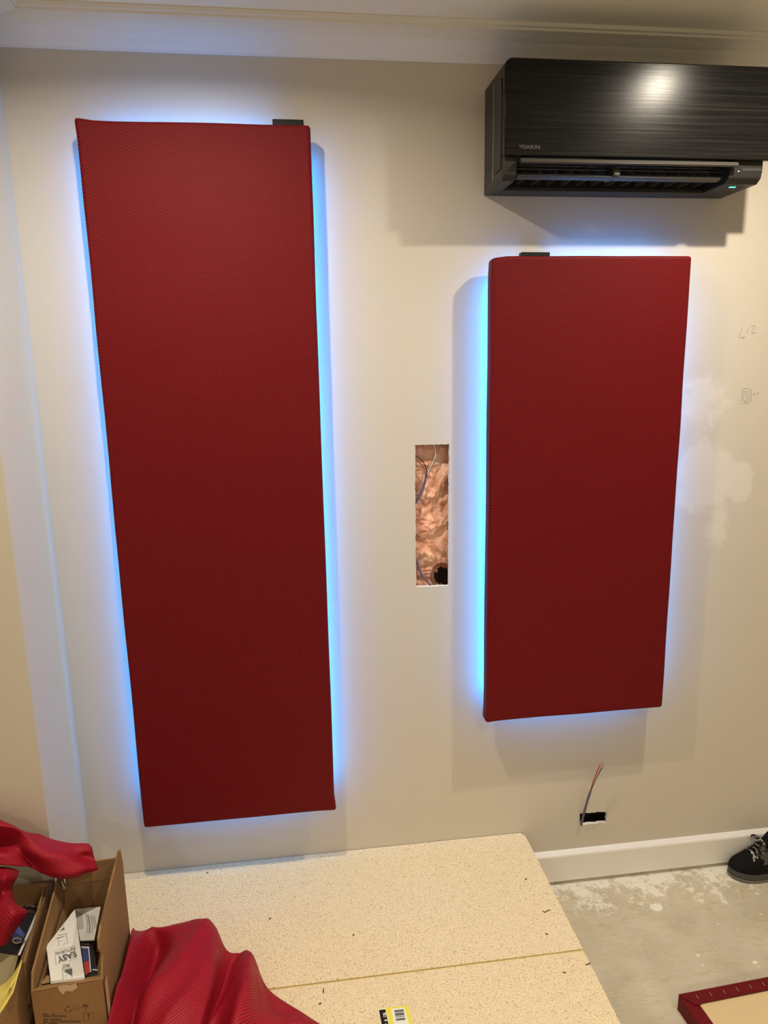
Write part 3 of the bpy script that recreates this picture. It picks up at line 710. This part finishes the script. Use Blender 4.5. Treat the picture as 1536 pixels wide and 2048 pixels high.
obj('print_frame', b, M['ink_grey'], bag)
b = bmesh.new()
b.free()
for tri in (((642,1506),(720,1490),(724,1555)), ((600,1110),(640,1080),(646,1100))):
    b = bmesh.new(); b.faces.new([b.verts.new(onbag(*p)) for p in tri]); obj('print_block', b, M['ink_grey'], bag)
# folded delivery note behind the bag
nq = quadframe([q2(745, 895), q2(1010, 870), q2(945, 1205), q2(805, 1210)], [.385, .385, .378, .378])
nb, nn = slab(nq, .003, .001, 8)
note = thing('delivery_note', 'creased white delivery note with grey print behind the returns bag', 'paper', sum(nq, Vector())/4)
obj('sheet', nb, M['paper'], note)
no = sum(nq, Vector())/4
def onnote(x, y):
    d = ray(*q2(x, y)); k = (no + nn*.0026 - CAM).dot(nn)/d.dot(nn); return CAM + d*k
b = bmesh.new()
for k, x in enumerate((770, 785, 800, 815, 860, 880, 905, 925, 945)):
    ribbon(b, [onnote(x, 915+6*k), onnote(x+12+2*k, 1000+10*k if k > 3 else 1060), onnote(x+16, 1130 if 3 < k < 7 else 1090)], .0010 if k != 5 else .002, nn)
obj('small_print', b, M['ink_grey'], note)
# dark retail box with blue and red print
rq = quadframe([q2(800, 1205), q2(925, 1195), q2(985, 1560), q2(850, 1575)], [.355, .355, .408, .408])
rb, rn = slab(rq, .03, 0, 2)
rbx = thing('retail_box', 'dark retail box with blue and red print beside the returns bag', 'box', sum(rq, Vector())/4)
obj('carton_body', rb, M['dk_box'], rbx)
ro = sum(rq, Vector())/4
def onr(x, y, l=.002):
    d = ray(*q2(x, y)); k = (ro + rn*l - CAM).dot(rn)/d.dot(rn); return CAM + d*k
for nm, mm, poly, l in (('white_border', 'paper', ((815,1268),(895,1270),(915,1520),(905,1528),(884,1290),(818,1285)), .0022), ('blue_print', 'blue', ((822,1290),(882,1292),(890,1400),(838,1425)), .002), ('red_print', 'red', ((838,1430),(890,1405),(902,1525),(856,1560)), .002), ('white_border', 'paper', ((815,1238),(895,1240),(895,1248),(815,1248)), .0022), ('white_border', 'paper', ((930,1495),(980,1500),(980,1512),(930,1508)), .0022)):
    b = bmesh.new(); b.faces.new([b.verts.new(onr(x, y, l)) for x, y in poly]); obj(nm, b, M[mm], rbx)
# scrap of brown paper tucked in at the front left of the carton
sq = quadframe([q2(490, 1560), q2(500, 1630), q2(400, 1650), q2(470, 1560)], [.424, .428, .424, .420]); sb, _ = slab(sq, .002, 0, 2)
tag(obj('brown_paper', sb, M['card_edge'], loc=sq[0]), 'small scrap of brown paper left of the returns bag', 'paper')

# second carton at the far left edge
cb = thing('carton', 'larger open carton at the left edge holding the black box', 'box', (-.87, -.58, z0))
BR_, BF_ = Vector((-.693, -.335, 0)), Vector((-.662, -.80, 0)); BL2, FL2 = Vector((-1.06, -.335, 0)), Vector((-1.03, -.80, 0)); RB = .465
for nm, pts in (('side_wall', (BF_, BR_)), ('back_wall', (BR_, BL2)), ('side_wall', (BL2, FL2)), ('front_wall', (FL2, BF_))):
    a, b_ = pts; hb = RB if nm != 'front_wall' else RB-.03
    ww = obj(nm, board_poly([at(a, z0), at(b_, z0), at(b_, hb), at(a, hb)], -CT), M['card'], cb)
    if a is BF_: corrugate(ww, at(BR_.lerp(BF_, .02), RB+.0006)+Vector((-.0025,0,0)), at(BF_, RB+.0006)+Vector((-.0025,0,0)))
obj('base', board_poly([at(BF_, z0), at(FL2, z0), at(BL2, z0), at(BR_, z0)], -CT), M['card'], cb)
obj('inner_flap', board_poly([at(BR_+Vector((-.014,-.03,0)), RB-.12), at(BF_+Vector((-.014,.2,0)), RB-.12), at(BF_+Vector((-.012,.2,0)), RB-.004), at(BR_+Vector((-.012,-.03,0)), RB+.002)], -CT), M['card'], cb)
oq = quadframe([(-40, 1898), (36, 1912), (27, 1948), (-40, 2010)], [.420, .427, .430, .430]); ob, _ = slab(oq, .004, 0, 3); 
tag(obj('card_sheet', ob, M['olive'], loc=oq[0]), 'drab olive card sheet in the left carton below the black box', 'card')
# black LED strip box
lq = quadframe([(-70, 1795), (80, 1813), (37, 1912), (-80, 1885)], [.405, .405, .425, .425]); lb_, ln = slab(lq, .020, 0, 2)
lbx = thing('led_strip_box', 'black LED strip box with white edge in the left carton', 'box', sum(lq, Vector())/4)
obj('carton_body', lb_, M['dk_box'], lbx)
lo_ = sum(lq, Vector())/4
def onl(u, v, l=.0022):
    d = ray(u, v); k = (lo_ + ln*l - CAM).dot(ln)/d.dot(ln); return CAM + d*k
b = bmesh.new(); b.faces.new([b.verts.new(onl(u, v)) for u, v in ((78,1812),(82,1816),(40,1911),(35,1911))]); obj('white_edge', b, M['paper'], lbx)
lettering('LED STRIP', .0135, onl(30, 1811), onl(74, 1816)-onl(30, 1811), onl(52, 1806)-onl(52, 1815), .0, M['paper'], lbx, width=(onl(74,1816)-onl(30,1811)).length, bold=.02)
b = bmesh.new()
for v in (1820, 1823.5): b.faces.new([b.verts.new(onl(u, v_)) for u, v_ in ((56, v-1), (71, v+1.6), (70.6, v+2.6), (55.6, v))])
obj('white_rule', b, M['paper'], lbx)
b = bmesh.new(); prism(b, [onl(u, v, .002) for u, v in ((34,1848),(50,1868),(44,1888),(26,1880),(24,1862))], ln*.0005); obj('blue_print', b, M['blue'], lbx)
b = bmesh.new(); tube(b, [onl(34+9*math.cos(k*.45), 1881+5*math.sin(k*.45), .0035) for k in range(15)], .0018, 6, 2); obj('strip_coil', b, M['tape'], lbx, smooth=True)
# yellow cloth in the left carton
def cloth_grid(name, rows, m, parent, conv, n=6, thick=.0022, wr=.0, loc=None, fold=None):
    P = [[conv(*p) for p in r] for r in rows]
    P = [catmull(r, n) for r in P]; cols = list(zip(*P)); cols = [catmull(list(c), n) for c in cols]
    nx, ny = len(cols), len(cols[0]); bm = bmesh.new(); uvl = bm.loops.layers.uv.new('UVMap')
    # arc-length coordinates so that the weave keeps its size
    U = [[0]*ny for _ in range(nx)]; V = [[0]*ny for _ in range(nx)]
    for i in range(nx):
        for j in range(ny):
            if i: U[i][j] = U[i-1][j] + (cols[i][j]-cols[i-1][j]).length
            if j: V[i][j] = V[i][j-1] + (cols[i][j]-cols[i][j-1]).length
    mu = [sum(U[i])/ny for i in range(nx)]; mv = [sum(V[i][j] for i in range(nx))/nx for j in range(ny)]
    if fold:
        amp, ang, fa, fl = fold; ca_, sa_ = math.cos(ang), math.sin(ang)
        for i in range(nx):
            for j in range(ny):
                p = cols[i][j]; ac_, al_ = p.x*ca_ + p.y*sa_, -p.x*sa_ + p.y*ca_
                q = 1 - 2.2*abs(noise.noise(Vector((ac_*fa + .5*noise.noise(p*6), al_*fl, 1.7))))
                k = min(1, i/(nx*.10))*min(1, (nx-1-i)/(nx*.08))*min(1, j/(ny*.22))
                p.z += amp*(q-.3)*k; p.z = max(p.z, PLAT_H+.004)
    vs = [[bm.verts.new(cols[i][j] + Vector((0,0,wr*noise.noise(cols[i][j]*30)))) for j in range(ny)] for i in range(nx)]
    for i in range(nx-1):
        for j in range(ny-1):
            f = bm.faces.new((vs[i][j], vs[i+1][j], vs[i+1][j+1], vs[i][j+1]))
            for l, (a, b) in zip(f.loops, ((i,j),(i+1,j),(i+1,j+1),(i,j+1))): l[uvl].uv = (mu[a], mv[b])
    o = obj(name, bm, m, parent, loc=loc, smooth=True)
    sm = o.modifiers.new('thickness', 'SOLIDIFY'); sm.thickness = thick; sm.offset = -1
    return o
yc = cloth_grid('yellow_cloth', [[(-40,1985,.40),(0,1972,.42),(24,1950,.44),(44,1917,.452)], [(-40,1998,.42),(0,1985,.43),(22,1965,.452),(40,1935,.462)], [(-40,2010,.40),(0,1998,.435),(18,1982,.445),(32,1960,.46)], [(-40,2030,.43),(-8,2018,.44),(10,2005,.456),(24,1985,.462)], [(-40,2060,.40),(-20,2050,.43),(-4,2035,.44),(14,2008,.452)]], M['yellow_cloth'], None, lambda u, v, z: onZ(u, v, z+.018), 4, .002, .003, loc=onZ(0, 1990, .42))
tag(yc, 'crumpled yellow cloth stuffed in the left carton', 'cloth')
# end of a white cable tie poking out under the cloth
tag(obj('string_end', tube(bmesh.new(), [onZ(u, v, z) for u, v, z in ((124,1762,.50),(126,1770,.495),(129,1776,.49),(127,1777,.488))], .0012, 6), M['wire_white'], loc=onZ(124,1762,.49), smooth=True), 'short white string end hanging below the red cloth', 'string')

# ------------------------------------------------------------------ red cloths
rowsA = [
 [(-60,1640,-.312),(0,1668,-.312),(30,1682,-.312),(60,1694,-.312),(100,1700,-.312),(140,1702,-.312),(172,1704,-.312),(186,1708,-.314)],
 [(-60,1618,-.335),(0,1640,-.335),(30,1655,-.335),(60,1668,-.335),(100,1677,-.335),(140,1684,-.332),(172,1689,-.330),(184,1695,-.328)],
 [(-60,1645,-.385),(0,1655,-.385),(30,1660,-.380),(60,1676,-.370),(100,1688,-.362),(140,1697,-.358),(174,1702,-.350),(187,1708,-.345)],
 [(-60,1668,-.360),(0,1673,-.362),(30,1676,-.368),(62,1688,-.392),(100,1706,-.392),(140,1712,-.380),(170,1714,-.352),(190,1720,-.352)],
 [(-60,1690,-.352),(0,1692,-.355),(30,1692,-.370),(58,1706,-.405),(95,1722,-.410),(135,1730,-.400),(168,1728,-.380),(193,1729,-.362)],
 [(-60,1712,-.415),(0,1710,-.415),(30,1708,-.400),(56,1722,-.385),(88,1742,-.405),(128,1752,-.415),(164,1745,-.400),(195,1735,-.372)],
 [(-60,1736,-.43),(0,1735,-.43),(30,1733,-.42),(58,1738,-.40),(84,1752,-.40),(122,1763,-.41),(160,1757,-.398),(196,1739,-.372)],
]
cl1 = thing('red_fabric', 'red mesh fabric heaped over the cartons at the left edge', 'fabric', onY(80, 1720, -.36))
cloth_grid('drape', rowsA, M['cloth'], cl1, onY, 7, .0022, fold=(.012, 1.0, 14, 5))
rowsB = [
 [(-60,1735,-.425),(-10,1733,-.42),(20,1735,-.415),(38,1742,-.41)],
 [(-60,1762,-.47),(-10,1762,-.465),(10,1755,-.47),(34,1756,-.43)],
 [(-60,1785,-.44),(-10,1790,-.445),(4,1785,-.47),(24,1778,-.44)],
 [(-60,1805,-.50),(-10,1806,-.50),(12,1800,-.50),(34,1806,-.46)],
 [(-60,1830,-.53),(-10,1832,-.53),(26,1822,-.54),(56,1822,-.50)],
 [(-60,1860,-.55),(-10,1862,-.55),(18,1850,-.55),(44,1842,-.51)],
 [(-60,1893,-.56),(-10,1893,-.56),(10,1892,-.55),(20,1880,-.52)],
]
cloth_grid('hanging_fold', rowsB, M['cloth'], cl1, onY, 7, .0022)
sil = [(250,1858,.27),(272,1861,.262),(300,1861,.262),(325,1852,.29),(362,1843,.30),(405,1840,.305),(432,1856,.295),(455,1905,.262),(480,1912,.25),(497,1905,.272),(515,1932,.25),(529,1972,.235),(540,1985,.2205)]
r2 = [(238,1890,.295),(262,1898,.305),(292,1906,.262),(318,1898,.243),(345,1896,.315),(395,1888,.318),(428,1898,.308),(450,1932,.262),(466,1938,.246),(497,1922,.290),(514,1950,.272),(532,1985,.238),(572,2005,.2205)]
r3 = [(222,1945,.305),(245,1948,.325),(274,1962,.278),(298,1960,.252),(318,1944,.328),(380,1948,.328),(424,1952,.318),(438,1980,.268),(452,1982,.250),(494,1962,.312),(518,1990,.280),(548,2015,.238),(608,2027,.2205)]
r4 = [(203,2005,.315),(224,2008,.338),(252,2022,.300),(276,2018,.275),(294,2000,.336),(366,2010,.336),(410,2012,.326),(420,2032,.272),(432,2040,.258),(484,2008,.322),(522,2032,.285),(575,2046,.236),(648,2053,.2205)]
r5 = [(u-14, v+62, z-.015) for u, v, z in r4[:-1]] + [(700,2085,.2205)]
r6 = [(u-20, v+120, max(.2205, z-.06)) for u, v, z in r4[:-1]] + [(735,2130,.2205)]
r0 = [(u, v+16, .2205) for u, v, z in sil[:-1]] + [(538,1988,.2205)]
rowsC = [r0, sil, r2, r3, r4, r5, r6]
def beside_carton(u, v, z):
    p = onZ(u, v, z); k = (p.y-FR.y)/(BRc.y-FR.y)
    lim = FR.x + (BRc.x-FR.x)*k + .010
    if p.y > FR.y-.02: p.x = max(p.x, lim)
    return p
cl2 = cloth_grid('red_fabric', rowsC, M['cloth'], None, beside_carton, 10, .0022, .0010, fold=(.020, -.45, 13, 2.6), loc=onZ(380, 1950, PLAT_H))
tag(cl2, 'red mesh fabric heaped on the particleboard beside the narrow carton', 'fabric')

# ------------------------------------------------------------------ yellow product label on the board
def oL(u, v, l): return onZ(u, v, PLAT_H+l)
def zl(x, y): return (740 + x*100/1536, 1990 + y*58/891)
lab = thing('product_label', 'yellow and black barcode label lying on the particleboard', 'label', oL(790, 2040, .0))
def lpoly(name, pts, l, m, th=.0003): b = bmesh.new(); prism(b, [oL(*zl(*p), l) for p in pts], (0, 0, th)); return obj(name, b, m, lab)
lpoly('card', ((250,420),(1150,330),(1500,1500),(520,1600)), .0003, M['yellow'], .0006)
lpoly('white_field', ((640,420),(1050,385),(1390,1500),(860,1560)), .0010, M['paper'])
lpoly('white_field', ((252,422),(470,402),(490,440),(270,462),(500,1590),(470,1600)), .0010, M['paper'])
lpoly('black_band', ((275,465),(470,440),(700,1560),(490,1590)), .0011, M['black'])
for y, h in ((440,60),(520,16),(545,70),(640,24),(700,60)): lpoly('barcode_bar', ((748+(y-440)*.17, y+30), (1030+(y-440)*.17, y), (1030+(y+h-440)*.17, y+h), (748+(y+h-440)*.17, y+h+32)), .0014, M['ink_grey'], .0002)
o1, o2, o3 = oL(*zl(400,560), .0015), oL(*zl(560,1280), .0015), oL(*zl(490,545), .0015)
lettering('ETAR', .014, o1, o2-o1, o3-o1, .0, M['paper'], lab, width=(o2-o1).length, bold=.02)
